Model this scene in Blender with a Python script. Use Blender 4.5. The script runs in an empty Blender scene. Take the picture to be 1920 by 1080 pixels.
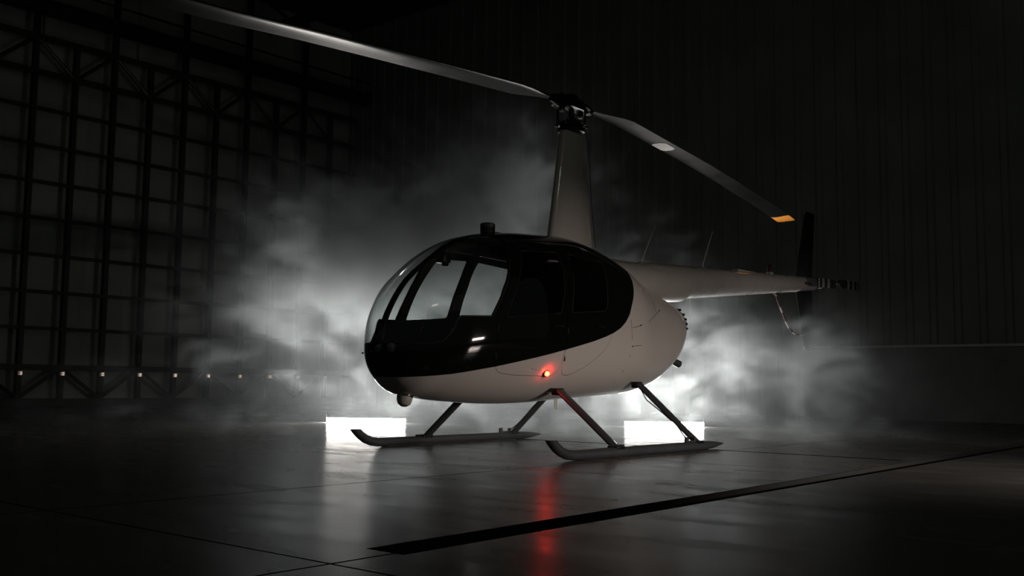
import bpy, bmesh, math, random
from mathutils import Vector, Matrix
random.seed(4)
C = bpy.context.scene.collection
scene = bpy.context.scene
# ------------------------------------------------------------------ camera
cam_d = bpy.data.cameras.new('camera'); cam = bpy.data.objects.new('camera', cam_d); C.objects.link(cam)
yaw, pitch, roll, F_PX = 0.8684, 0.0935, 0.0113, 1909.07
CAM = Vector((-7.6942, -5.7881, 0.5796))
fw = Vector((math.sin(yaw)*math.cos(pitch), math.cos(yaw)*math.cos(pitch), math.sin(pitch)))
rt = Vector((math.cos(yaw), -math.sin(yaw), 0)); up = rt.cross(fw)
r2 = rt*math.cos(roll) + up*math.sin(roll); u2 = up*math.cos(roll) - rt*math.sin(roll)
M4 = Matrix((( r2.x, u2.x, -fw.x, CAM.x), (r2.y, u2.y, -fw.y, CAM.y), (r2.z, u2.z, -fw.z, CAM.z), (0, 0, 0, 1)))
cam.matrix_world = M4
cam_d.sensor_width = 36.0; cam_d.lens = F_PX/1920*36.0; cam_d.clip_end = 200
scene.camera = cam
# ------------------------------------------------------------------ world, exposure
w = bpy.data.worlds.new('world'); scene.world = w; w.use_nodes = True
w.node_tree.nodes['Background'].inputs[0].default_value = (0.80, 1.0, 0.86, 1)
w.node_tree.nodes['Background'].inputs[1].default_value = 0.021
scene.view_settings.view_transform = 'Standard'; scene.view_settings.look = 'None'
scene.view_settings.exposure = 0.0; scene.view_settings.gamma = 1.0
scene.view_settings.use_curve_mapping = False
scene.cycles.volume_step_rate = 4.0
scene.cycles.max_bounces = 4; scene.cycles.volume_bounces = 0; scene.cycles.diffuse_bounces = 2; scene.cycles.glossy_bounces = 2
scene.cycles.volume_max_steps = 64
scene.cycles.use_adaptive_sampling = True; scene.cycles.adaptive_threshold = 0.03
scene.cycles.use_denoising = True
scene.cycles.transparent_max_bounces = 16
scene.cycles.caustics_reflective = False; scene.cycles.caustics_refractive = False

def area(name, loc, target, sx, sy, power, color=(1, 1, 1), spread=180):
    d = bpy.data.lights.new(name, 'AREA'); d.shape = 'RECTANGLE'; d.size = sx; d.size_y = sy
    d.energy = power; d.color = color; d.spread = math.radians(spread)
    o = bpy.data.objects.new(name, d); C.objects.link(o); o.location = loc
    o.rotation_euler = (Vector(target)-Vector(loc)).to_track_quat('-Z', 'Y').to_euler()
    return o
# area lamps added out of frame to fill the helicopter
area('side_bar_light', (0.1, -8.6, 0.90), (-0.2, 0, -1.4), 1.35, 0.20, 30, (1.0, 0.86, 0.78), 52)  # side bar inferred from the door's reflection, aimed low for body fill
area('tail_fill_light', (3.9, -8.6, 0.80), (3.6, 0, 0.9), 0.3, 0.12, 3.4, (1.0, 0.86, 0.78), 40)  # added to brighten the tail boom
area('high_fill_light', (-6.5, -9.0, 7.5), (0, 0, 1.5), 1.6, 0.5, 13, (1.0, 0.92, 0.84))  # added overhead fill for mast and blades

PANEL_POWER = 680.0

# ------------------------------------------------------------------ helpers
def tag(o, label=None, cat=None, group=None, kind=None):
    if label: o['label'] = label
    if cat: o['category'] = cat
    if group: o['group'] = group
    if kind: o['kind'] = kind
    return o
def empty(name, loc=(0, 0, 0), rz=0.0):
    o = bpy.data.objects.new(name, None); C.objects.link(o); o.location = loc; o.rotation_euler[2] = rz
    o.empty_display_size = 0.2
    return o
def link(name, me, mat=None, parent=None, smooth=True, ang=32):
    if mat is not None:
        me.materials.clear()
        for m in (mat if isinstance(mat, (list, tuple)) else [mat]): me.materials.append(m)
    if smooth:
        for p in me.polygons: p.use_smooth = True
        me.set_sharp_from_angle(angle=math.radians(ang))
    o = bpy.data.objects.new(name, me); C.objects.link(o)
    if parent is not None: o.parent = parent
    return o
class MB:
    def __init__(s): s.bm = bmesh.new()
    def box(s, x0, x1, y0, y1, z0, z1, bev=0.0):
        vs = [s.bm.verts.new((x, y, z)) for x in (x0, x1) for y in (y0, y1) for z in (z0, z1)]
        f = []
        for q in ((0, 1, 3, 2), (4, 6, 7, 5), (0, 4, 5, 1), (2, 3, 7, 6), (0, 2, 6, 4), (1, 5, 7, 3)):
            f.append(s.bm.faces.new([vs[i] for i in q]))
        if bev:
            es = list({e for ff in f for e in ff.edges})
            bmesh.ops.bevel(s.bm, geom=es, offset=bev, segments=2, affect='EDGES', profile=0.5)
        return s
    def rings(s, rings, cap=True, closed=True):
        vr = [[s.bm.verts.new(p) for p in r] for r in rings]
        n = len(vr[0])
        for a, b in zip(vr, vr[1:]):
            for i in range(n if closed else n-1):
                j = (i+1) % n
                s.bm.faces.new((a[i], a[j], b[j], b[i]))
        if cap:
            s.bm.faces.new(list(reversed(vr[0]))); s.bm.faces.new(vr[-1])
        return s
    def tube(s, pts, rad, seg=14, squash=None, cap=True):
        """tube along pts; rad number or list; squash=(vec, k) flattens the section across vec"""
        pts = [Vector(p) for p in pts]; n = len(pts)
        rad = [rad]*n if isinstance(rad, (int, float)) else rad
        rs = []; prev = None
        for i, p in enumerate(pts):
            t = (pts[min(i+1, n-1)]-pts[max(i-1, 0)]).normalized()
            if prev is None:
                a = Vector((0, 0, 1)) if abs(t.z) < 0.9 else Vector((1, 0, 0))
                u = t.cross(a).normalized()
            else:
                u = (prev - t*prev.dot(t)).normalized()
            prev = u; v = t.cross(u)
            ring = []
            for k in range(seg):
                th = 2*math.pi*k/seg
                d = u*math.cos(th)*rad[i] + v*math.sin(th)*rad[i]
                if squash:
                    ax = Vector(squash[0]); ax = (ax - t*ax.dot(t)).normalized()
                    d = d - ax*d.dot(ax)*(1-squash[1])
                ring.append(p+d)
            rs.append(ring)
        return s.rings(rs, cap)
    def lathe(s, prof, origin=(0, 0, 0), axis=(0, 0, 1), seg=24):
        ax = Vector(axis).normalized(); o = Vector(origin)
        a = Vector((0, 0, 1)) if abs(ax.z) < 0.9 else Vector((1, 0, 0))
        u = ax.cross(a).normalized(); v = ax.cross(u)
        rs = [[o+ax*h+(u*math.cos(2*math.pi*k/seg)+v*math.sin(2*math.pi*k/seg))*max(r, 1e-4) for k in range(seg)] for r, h in prof]
        return s.rings(rs)
    def prism(s, poly, y0, y1):
        a = [s.bm.verts.new((x, y0, z)) for x, z in poly]; b = [s.bm.verts.new((x, y1, z)) for x, z in poly]
        n = len(poly)
        for i in range(n):
            j = (i+1) % n; s.bm.faces.new((a[i], a[j], b[j], b[i]))
        s.bm.faces.new(list(reversed(a))); s.bm.faces.new(b)
        return s
    def mesh(s, name):
        bmesh.ops.recalc_face_normals(s.bm, faces=s.bm.faces)
        me = bpy.data.meshes.new(name); s.bm.to_mesh(me); s.bm.free(); return me
    def build(s, name, mat, parent=None, smooth=True, ang=32):
        return link(name, s.mesh(name), mat, parent, smooth, ang)

# ------------------------------------------------------------------ materials
def nt(name):
    m = bpy.data.materials.new(name); m.use_nodes = True
    return m, m.node_tree.nodes, m.node_tree.links, m.node_tree.nodes['Principled BSDF']
def pbr(name, col, rough=0.5, metal=0.0, coat=0.0, noise=0.0, scale=8.0, bump=0.0):
    m, N, L, b = nt(name)
    b.inputs['Base Color'].default_value = (*col, 1); b.inputs['Roughness'].default_value = rough
    b.inputs['Metallic'].default_value = metal; b.inputs['Coat Weight'].default_value = coat
    b.inputs['Coat Roughness'].default_value = 0.04
    tc = N.new('ShaderNodeTexCoord'); nz = N.new('ShaderNodeTexNoise'); nz.inputs['Scale'].default_value = scale
    nz.inputs['Detail'].default_value = 5
    L.new(tc.outputs['Object'], nz.inputs['Vector'])
    if noise:
        mr = N.new('ShaderNodeMapRange'); mr.inputs['From Min'].default_value = 0.3; mr.inputs['From Max'].default_value = 0.7
        mr.inputs['To Min'].default_value = 1-noise; mr.inputs['To Max'].default_value = 1+noise
        mx = N.new('ShaderNodeVectorMath'); mx.operation = 'SCALE'; mx.inputs[0].default_value = col
        L.new(nz.outputs[0], mr.inputs['Value']); L.new(mr.outputs[0], mx.inputs['Scale']); L.new(mx.outputs[0], b.inputs['Base Color'])
    mr2 = N.new('ShaderNodeMapRange'); mr2.inputs['To Min'].default_value = max(0.02, rough*0.8); mr2.inputs['To Max'].default_value = min(1, rough*1.2)
    L.new(nz.outputs[0], mr2.inputs['Value']); L.new(mr2.outputs[0], b.inputs['Roughness'])
    if bump:
        bp = N.new('ShaderNodeBump'); bp.inputs['Strength'].default_value = bump; bp.inputs['Distance'].default_value = 0.01
        L.new(nz.outputs[0], bp.inputs['Height']); L.new(bp.outputs[0], b.inputs['Normal'])
    return m
def emis(name, col, st):
    m, N, L, b = nt(name)
    b.inputs['Base Color'].default_value = (*col, 1)
    b.inputs['Emission Color'].default_value = (*col, 1); b.inputs['Emission Strength'].default_value = st
    return m
WHITE = pbr('white_paint', (0.62, 0.58, 0.54), 0.28, 0, 0.6, 0.05, 3)
BLACK = pbr('black_paint', (0.006, 0.006, 0.006), 0.30, 0, 1.0)
CABIN = pbr('cabin_lining', (0.004, 0.004, 0.004), 0.9)
RUBBER = pbr('seal_rubber', (0.004, 0.004, 0.004), 0.7)
DARKM = pbr('dark_metal', (0.02, 0.02, 0.02), 0.4, 0.6)
STEEL = pbr('bare_steel', (0.45, 0.43, 0.40), 0.22, 1.0)
BLADE = pbr('blade_grey_paint', (0.009, 0.0095, 0.010), 0.30, 0, 0.0, 0.25, 4)
BLADE.node_tree.nodes['Principled BSDF'].inputs['Specular IOR Level'].default_value = 0.06
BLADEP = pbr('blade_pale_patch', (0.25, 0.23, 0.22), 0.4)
AMBER = pbr('orange_tip_paint', (0.90, 0.34, 0.05), 0.4)
GEAR = pbr('landing_gear_paint', (0.045, 0.05, 0.055), 0.42, 0, 0.1, 0.1, 6)
FIN = pbr('fin_black_paint', (0.008, 0.010, 0.009), 0.75)
FIN.node_tree.nodes['Principled BSDF'].inputs['Specular IOR Level'].default_value = 0.1
STRW = pbr('stripe_white', (0.5, 0.48, 0.46), 0.4)
STRR = pbr('stripe_red', (0.07, 0.014, 0.012), 0.4)
LEATHER = pbr('seat_leather', (0.015, 0.014, 0.013), 0.5)
ANT = pbr('antenna_white', (0.5, 0.48, 0.45), 0.5)
LENSG = pbr('lamp_lens', (0.20, 0.21, 0.21), 0.08, 0.3, 1.0)
REDL = emis('red_lamp_lens', (1.0, 0.009, 0.0035), 95)
BULB = emis('lamp_bulb', (1.0, 0.40, 0.12), 4)
LED = emis('led_tube', (1.0, 0.945, 0.88), 1.0)

# body paint: black over a curved trim line, white under it (painted edge read from a per-vertex distance)
def body_paint():
    m, N, L, b = nt('body_paint')
    at = N.new('ShaderNodeAttribute'); at.attribute_name = 'trim'
    st = N.new('ShaderNodeMapRange'); st.inputs['From Min'].default_value = -0.002; st.inputs['From Max'].default_value = 0.002
    L.new(at.outputs['Fac'], st.inputs['Value'])
    mx = N.new('ShaderNodeMix'); mx.data_type = 'RGBA'
    mx.inputs['A'].default_value = (0.62, 0.58, 0.54, 1); mx.inputs['B'].default_value = (0.005, 0.0055, 0.005, 1)
    L.new(st.outputs[0], mx.inputs['Factor']); L.new(mx.outputs['Result'], b.inputs['Base Color'])
    b.inputs['Roughness'].default_value = 0.05; b.inputs['Coat Weight'].default_value = 0.0; b.inputs['Specular IOR Level'].default_value = 0.45
    return m
BODY = body_paint()
def glass():
    m, N, L, b = nt('acrylic_glass'); N.remove(b)
    out = N['Material Output']; tr = N.new('ShaderNodeBsdfTransparent'); tr.inputs[0].default_value = (0.90, 0.915, 0.91, 1)
    gl = N.new('ShaderNodeBsdfGlossy'); gl.inputs['Roughness'].default_value = 0.03
    lw = N.new('ShaderNodeLayerWeight'); lw.inputs[0].default_value = 0.5
    p1 = N.new('ShaderNodeMath'); p1.operation = 'POWER'; L.new(lw.outputs['Facing'], p1.inputs[0]); p1.inputs[1].default_value = 4.5
    fr = N.new('ShaderNodeMath'); fr.operation = 'MULTIPLY_ADD'; L.new(p1.outputs[0], fr.inputs[0]); fr.inputs[1].default_value = 0.85; fr.inputs[2].default_value = 0.045
    mx = N.new('ShaderNodeMixShader'); L.new(fr.outputs[0], mx.inputs[0]); L.new(tr.outputs[0], mx.inputs[1]); L.new(gl.outputs[0], mx.inputs[2])
    L.new(mx.outputs[0], out.inputs[0])
    return m
GLASS = glass()

def M_(N, L, op, a, b=None, c=None):
    n = N.new('ShaderNodeMath'); n.operation = op
    for i, v in enumerate((a, b, c)):
        if v is None: continue
        if isinstance(v, (int, float)): n.inputs[i].default_value = v
        else: L.new(v, n.inputs[i])
    return n.outputs[0]
def floor_mat():
    m, N, L, b = nt('polished_concrete')
    g = N.new('ShaderNodeNewGeometry'); sp = N.new('ShaderNodeSeparateXYZ'); L.new(g.outputs['Position'], sp.inputs[0])
    X, Y = sp.outputs[0], sp.outputs[1]
    def noise(scale, detail=4, vec=None, rough=0.5):
        n = N.new('ShaderNodeTexNoise'); n.inputs['Scale'].default_value = scale; n.inputs['Detail'].default_value = detail
        n.inputs['Roughness'].default_value = rough
        L.new(vec or g.outputs['Position'], n.inputs['Vector']); return n.outputs[0]
    mp = N.new('ShaderNodeMapping'); mp.inputs['Rotation'].default_value = (0, 0, -0.70); mp.inputs['Scale'].default_value = (1.6, 0.55, 1)
    L.new(g.outputs['Position'], mp.inputs['Vector'])
    n1 = noise(0.9, 6, None, 0.6); n2 = noise(2.6, 2, mp.outputs[0], 0.5); n3 = noise(26, 3)
    # saw-cut joints in the slab
    def band(v, c, hw):
        return M_(N, L, 'LESS_THAN', M_(N, L, 'ABSOLUTE', M_(N, L, 'SUBTRACT', v, c)), hw)
    j = band(X, -5.53, 0.007)
    j = M_(N, L, 'MAXIMUM', j, band(Y, -1.28, 0.007))
    lo = M_(N, L, 'MULTIPLY', M_(N, L, 'GREATER_THAN', Y, -2.85), M_(N, L, 'LESS_THAN', Y, 2.2))
    j = M_(N, L, 'MAXIMUM', j, M_(N, L, 'MULTIPLY', band(X, 0.645, 0.034), lo))
    j = M_(N, L, 'MAXIMUM', j, M_(N, L, 'MULTIPLY', M_(N, L, 'MULTIPLY', band(X, -0.85, 0.005), lo), 0.6))
    j = M_(N, L, 'MAXIMUM', j, M_(N, L, 'MULTIPLY', band(Y, -3.21, 0.008), M_(N, L, 'LESS_THAN', X, -5.2)))
    mr = N.new('ShaderNodeMapRange'); mr.inputs['From Min'].default_value = 0.3; mr.inputs['From Max'].default_value = 0.7
    mr.inputs['To Min'].default_value = 0.75; mr.inputs['To Max'].default_value = 1.25
    L.new(M_(N, L, 'ADD', M_(N, L, 'MULTIPLY', n1, 0.6), M_(N, L, 'MULTIPLY', n2, 0.4)), mr.inputs['Value'])
    k = M_(N, L, 'MULTIPLY', mr.outputs[0], M_(N, L, 'SUBTRACT', 1.0, M_(N, L, 'MULTIPLY', j, 0.95)))
    sc = N.new('ShaderNodeVectorMath'); sc.operation = 'SCALE'; sc.inputs[0].default_value = (0.095, 0.092, 0.088)
    L.new(k, sc.inputs['Scale']); L.new(sc.outputs[0], b.inputs['Base Color'])
    rr = N.new('ShaderNodeMapRange'); rr.inputs['From Min'].default_value = 0.3; rr.inputs['From Max'].default_value = 0.7
    rr.inputs['To Min'].default_value = 0.18; rr.inputs['To Max'].default_value = 0.30
    L.new(n2, rr.inputs['Value'])
    ro = M_(N, L, 'MAXIMUM', rr.outputs[0], M_(N, L, 'MULTIPLY', j, 0.8)); L.new(ro, b.inputs['Roughness'])
    b.inputs['Specular IOR Level'].default_value = 0.0
    lw = N.new('ShaderNodeLayerWeight'); lw.inputs[0].default_value = 0.5
    fc = M_(N, L, 'MULTIPLY_ADD', M_(N, L, 'POWER', lw.outputs['Facing'], 2.0), 0.33, 0.02)
    fc = M_(N, L, 'MULTIPLY', fc, M_(N, L, 'SUBTRACT', 1.0, j))
    gl = N.new('ShaderNodeBsdfGlossy'); L.new(ro, gl.inputs['Roughness']); gl.inputs['Color'].default_value = (1, 1, 1, 1)
    ms = N.new('ShaderNodeMixShader'); L.new(fc, ms.inputs[0]); L.new(b.outputs[0], ms.inputs[1]); L.new(gl.outputs[0], ms.inputs[2])
    L.new(ms.outputs[0], N['Material Output'].inputs['Surface'])
    bp = N.new('ShaderNodeBump'); bp.inputs['Distance'].default_value = 0.012; bp.inputs['Strength'].default_value = 0.03
    L.new(noise(0.7, 2), bp.inputs['Height'])
    bp2 = N.new('ShaderNodeBump'); bp2.inputs['Distance'].default_value = 0.001; bp2.inputs['Strength'].default_value = 0.07
    L.new(n3, bp2.inputs['Height']); L.new(bp.outputs[0], bp2.inputs['Normal']); L.new(bp2.outputs[0], b.inputs['Normal']); L.new(bp2.outputs[0], gl.inputs['Normal'])
    return m
FLOOR = floor_mat()
WALLM = pbr('grey_cladding', (0.19, 0.20, 0.175), 0.55, 0, 0, 0.15, 0.8)
WALLL = pbr('gate_sheet_grey', (0.44, 0.47, 0.42), 0.6, 0, 0, 0.15, 0.7)
CONC = pbr('plinth_concrete', (0.20, 0.20, 0.19), 0.7, 0, 0, 0.2, 2, 0.2)
GATE = pbr('gate_steel_paint', (0.065, 0.067, 0.062), 0.35, 0.3)
TRIML = pbr('plinth_cap_lit', (0.60, 0.60, 0.57), 0.6)  # cap colour lightened in place of light caught on the ledge
GLINT = pbr('glint_plate_metal', (0.85, 0.70, 0.58), 0.22, 1.0)  # shiny metal of the reflector plates added to the gate posts
BEAM = pbr('roof_steel_paint', (0.012, 0.013, 0.012), 0.6)
CEIL = pbr('roof_sheet', (0.03, 0.03, 0.03), 0.8)

# ------------------------------------------------------------------ hangar shell
XB, YL, ZC = 11.1, 16.3, 10.6          # back wall plane, gate wall plane, roof height
XF, YR = -16.0, -14.0
def tyc(x): return -3.16 + (x+5.25)*0.0221
hw = 0.095
bm = bmesh.new()
def V(x, y, z=0.0): return bm.verts.new((x, y, z))
x0 = -5.25; x1 = XB
a0, a1 = V(x0, tyc(x0)+hw), V(x1, tyc(x1)+hw); b0, b1 = V(x0, tyc(x0)-hw), V(x1, tyc(x1)-hw)
tl, tr, tx = V(XF, YL), V(x1, YL), V(x0, YL); bl, br, bx = V(XF, YR), V(x1, YR), V(x0, YR)
bm.faces.new((a0, a1, tr, tx)); bm.faces.new((bx, br, b1, b0)); bm.faces.new((bl, bx, b0, a0, tx, tl))
me = bpy.data.meshes.new('floor'); bmesh.ops.recalc_face_normals(bm, faces=bm.faces); bm.to_mesh(me); bm.free()
tag(link('floor', me, FLOOR, None, False), kind='structure')
# drain channel let into the slab
dr = empty('drain_channel', (x0, tyc(x0), 0.0))
tag(dr, 'long dark recessed channel running diagonally across the concrete floor in the foreground', 'floor channel')
L_ = x1-x0; sl = math.atan(0.0221); dr.rotation_euler[2] = sl
b = MB(); b.box(0, L_, -hw, hw, -0.075, -0.06)
b.build('channel_bed', RUBBER, dr, False)
for s in (-1, 1):
    MB().box(0, L_, s*hw-0.006, s*hw+0.006, -0.07, -0.001).build('channel_side', RUBBER, dr, False)
    MB().tube([(0.02, s*0.035, -0.045), (L_-0.05, s*0.035, -0.045)], 0.013, 8).build('rail_strip', DARKM, dr)
MB().box(-0.012, 0.0, -hw, hw, -0.07, -0.001).build('channel_end', RUBBER, dr, False)

def sheet(name, along, fixed, lo, hi, z0, z1, mat, pitch=0.30, depth=0.035, axis='y'):
    """ribbed cladding: trapezoid profile running along one wall"""
    bm = bmesh.new(); pts = []; t = lo
    while t < hi-1e-6:
        for d, o in ((0, 0), (pitch*0.62, 0), (pitch*0.70, depth), (pitch*0.92, depth)):
            if t+d < hi: pts.append((t+d, o))
        t += pitch
    pts.append((hi, 0)); prev = None
    for q, o in pts:
        if axis == 'y': a = (fixed-o, q)
        else: a = (q, fixed-o)
        v = (bm.verts.new((a[0], a[1], z0)), bm.verts.new((a[0], a[1], z1)))
        if prev: bm.faces.new((prev[0], v[0], v[1], prev[1]))
        prev = v
    me = bpy.data.meshes.new(name); bm.to_mesh(me); bm.free()
    return tag(link(name, me, mat, None, False), kind='structure')
sheet('wall_back', 'y', XB, YR, YL, 0, ZC, WALLM, 0.42, 0.03)
sheet('wall_left', 'x', YL, XF, XB, 0, ZC, WALLL, 1.5, 0.02, 'x')
b = MB(); b.box(XF, XB, YR, YL, ZC, ZC+0.2)
tag(b.build('ceiling', CEIL, None, False), kind='structure')
b = MB(); b.box(XB-0.28, XB-0.03, YR, 2.53, 0, 1.30, 0.01)
tag(MB().box(XB-0.31, XB-0.03, YR, 2.55, 1.30, 1.345).build('trim_20', TRIML, None, False), kind='structure')
tag(b.build('trim_1', CONC, None, False), kind='structure')

# roof girders under the ceiling and the girt along the gate wall
def girder(x):
    g = empty('roof_girder', (x, 0, 0))
    MB().box(-0.12, 0.12, -13.9, 15.2, ZC-0.22, ZC-0.02).build('top_chord', BEAM, g, False)
    MB().box(-0.12, 0.12, -13.9, 15.2, ZC-1.30, ZC-1.12).build('bottom_chord', BEAM, g, False)
    k = 0; y = -13.8
    while y < 14.5:
        za, zb = (ZC-0.15, ZC-1.2) if k % 2 else (ZC-1.2, ZC-0.15)
        MB().tube([(0, y, za), (0, y+1.4, zb)], 0.05, 8).build('web_member', BEAM, g)
        y += 1.4; k += 1
    return g
for i, x in enumerate((7.4, 3.2, -1.0)):
    tag(girder(x), ['dark steel roof girder nearest the back wall, high above', 'dark steel roof girder crossing above the tail end of the helicopter',
        'dark steel roof girder crossing high over the rotor'][i], 'roof girder', 'roof girders')
bm_ = empty('crane_rail', (0, 15.45, 8.45))
tag(bm_, 'thick dark horizontal rail beam running high along the gated wall', 'beam')
b = MB(); b.box(XF, XB-0.06, -0.14, 0.14, -0.14, -0.09); b.box(XF, XB-0.06, -0.14, 0.14, 0.10, 0.15); b.box(XF, XB-0.06, -0.03, 0.03, -0.1, 0.12)
b.build('flange_beam', BEAM, bm_, False)
MB().tube([(XF, -0.05, 0.46), (XB-0.06, -0.05, 0.46)], 0.03, 8).build('conduit', BEAM, bm_)

# lattice hangar gate in front of the left wall
gate = empty('door_1', (0, 15.9, 0)); tag(gate, kind='structure')
GX0, SP = 1.93-0.9*14, 0.902
posts = [GX0+i*SP for i in range(25)]
posts = [x for x in posts if x < XB-0.2]
RZ = [0.81, 1.64, 2.42, 3.21, 4.0, 4.78, 5.57, 6.37, 7.16, 7.93]
for i, x in enumerate(posts):
    b = MB(); b.box(x-0.05, x+0.05, -0.08, -0.07, 0.04, 7.95); b.box(x-0.008, x+0.008, -0.07, 0.05, 0.04, 7.95)
    b.box(x-0.05, x+0.05, 0.05, 0.06, 0.04, 7.95)
    po_ = b.build('post', GATE, gate, False)
    # bowed reflector plate added on the post, angled to throw a glint at the camera
    v1 = Vector((-7.69-x, -21.7, 0)).normalized(); v2 = Vector((0.1-x, -24.5, 0)).normalized(); nn_ = (v1+v2).normalized(); tt = Vector((-nn_.y, nn_.x, 0))
    rs_ = []
    for q in range(7):
        u_ = (q-3)/3; bow = 0.004*(1-u_*u_)
        c_ = Vector((x, -0.105, 0))+tt*0.048*u_+nn_*bow
        rs_.append([c_+Vector((0, 0, 0.64)), c_+Vector((0, 0, 0.72)), c_-nn_*0.01+Vector((0, 0, 0.72)), c_-nn_*0.01+Vector((0, 0, 0.64))])
    MB().rings(rs_).build('glint_plate', GLINT, po_)
    if i % 2 == 0 or True:
        MB().box(x-0.06, x+0.06, -0.06, 0.05, 7.97, 10.4).build('upper_post', BEAM, gate, False) if i % 2 == 0 else None
for z in RZ:
    h = 0.035 if 0.9 < z < 7.1 else 0.06
    MB().box(GX0-0.1, XB-0.1, -0.05, 0.06, z-h, z+h).build('rail', GATE, gate, False)
MB().box(GX0-0.1, XB-0.1, -0.12, 0.10, 0.0, 0.15).build('bottom_chord', GATE, gate, False)
for i in range(len(posts)-1):
    par = (round((posts[i]-1.93)/SP)) % 2     # 0 at the post seen at px 28
    lo_up = (0.15, 0.81) if par == 0 else (0.81, 0.15)
    hi_up = (7.93, 7.16) if par == 0 else (7.16, 7.93)
    for (za, zb) in (lo_up, hi_up):
        MB().tube([(posts[i], -0.01, za), (posts[i+1], -0.01, zb)], 0.045, 8).build('brace', GATE, gate)
# paler cladding strips standing between the dark upper posts
for px in (2.36, 4.60, 10.9):
    tag(MB().box(px-0.1, px+0.1, YL-0.12, YL-0.04, 7.95, 10.5).build('trim_%d' % (2+int(px)), WALLL, None, False), kind='structure')

# ------------------------------------------------------------------ helicopter
import numpy as np
KX = np.array([-2.45, -2.38, -2.25, -2.0, -1.6, -1.2, -0.8, -0.4, 0.0, 0.4, 0.8, 1.2, 1.5, 1.68, 1.8, 1.86])
KT = np.array([0.971, 1.121, 1.317, 1.533, 1.769, 1.862, 1.9, 1.918, 1.862, 1.759, 1.635, 1.527, 1.451, 1.395, 1.335, 1.285])
KB = np.array([0.841, 0.667, 0.525, 0.459, 0.422, 0.405, 0.411, 0.434, 0.452, 0.474, 0.502, 0.608, 0.791, 0.974, 1.128, 1.204])
KW = np.array([0.059, 0.202, 0.33, 0.468, 0.584, 0.647, 0.663, 0.657, 0.632, 0.588, 0.491, 0.414, 0.35, 0.275, 0.197, 0.118])
ET, EB = 2.664, 2.217
def herm(yk, x):
    m = np.gradient(yk, KX); i = int(np.clip(np.searchsorted(KX, x)-1, 0, len(KX)-2))
    h = KX[i+1]-KX[i]; t = (x-KX[i])/h
    return float((2*t**3-3*t**2+1)*yk[i]+(t**3-2*t**2+t)*h*m[i]+(-2*t**3+3*t**2)*yk[i+1]+(t**3-t**2)*h*m[i+1])
def sect(x): return herm(KT, x), herm(KB, x), herm(KW, x)
def ysurf(x, z):
    T, B, W = sect(x); zc = B+(T-B)*0.42
    e = ET if z > zc else EB
    t = abs((z-zc)/((T-zc) if z > zc else (zc-B)))
    return W*max(1e-6, 1-t**e)**(1/e)
def section_ring(x, seg=96, inset=0.0):
    T, B, W = sect(x); T -= inset; B += inset; W = max(W-inset, 0.01); zc = B+(T-B)*0.42
    out = []
    for k in range(seg):
        th = 2*math.pi*k/seg; c, s = math.cos(th), math.sin(th); e = ET if s >= 0 else EB
        y = W*math.copysign(abs(c)**(2/e), c); zz = math.copysign(abs(s)**(2/e), s)
        out.append((x, y, zc+(T-zc)*zz if zz > 0 else zc+(zc-B)*zz))
    return out
def body_mesh(name):
    xs = list(np.concatenate([np.linspace(-2.45, -2.2, 12)[:-1], np.linspace(-2.2, 1.5, 100)[:-1], np.linspace(1.5, 1.86, 16)]))
    b = MB()
    T, B, W = sect(-2.45)
    nose = [(-2.47, y*0.35, 0.905+(z-0.905)*0.5) for _, y, z in section_ring(-2.45)]
    tail = [(1.885, y*0.45, 1.245+(z-1.245)*0.5) for _, y, z in section_ring(1.86)]
    b.rings([nose]+[section_ring(float(x)) for x in xs]+[tail])
    return b.mesh(name)

TRIM = [(-2.7, 0.612), (-2.31, 0.618), (-2.13, 0.634), (-2.01, 0.648), (-1.66, 0.709), (-1.29, 0.785), (-1.08, 0.829), (-0.80, 0.890), (-0.53, 0.949),
        (-0.33, 1.001), (-0.21, 1.038), (-0.09, 1.087), (0.0, 1.144), (0.08, 1.22), (0.132, 1.304), (0.185, 1.375), (0.225, 1.44), (0.275, 1.53),
        (0.315, 1.62), (0.335, 1.69), (0.345, 1.78), (0.35, 2.3), (-2.7, 2.3)]
def sdf(poly, x, z):
    d = 9.0; ins = False; n = len(poly)
    for i in range(n):
        ax, az = poly[i]; bx, bz = poly[(i+1) % n]
        ex, ez = bx-ax, bz-az; wx, wz = x-ax, z-az
        t = max(0, min(1, (wx*ex+wz*ez)/(ex*ex+ez*ez)))
        d = min(d, math.hypot(wx-ex*t, wz-ez*t))
        if (az > z) != (bz > z) and x < (bx-ax)*(z-az)/(bz-az)+ax: ins = not ins
    return d if ins else -d
def add_trim(me):
    a = me.attributes.new('trim', 'FLOAT', 'POINT')
    for i, v in enumerate(me.vertices): a.data[i].value = sdf(TRIM, v.co.x, v.co.z)

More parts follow.
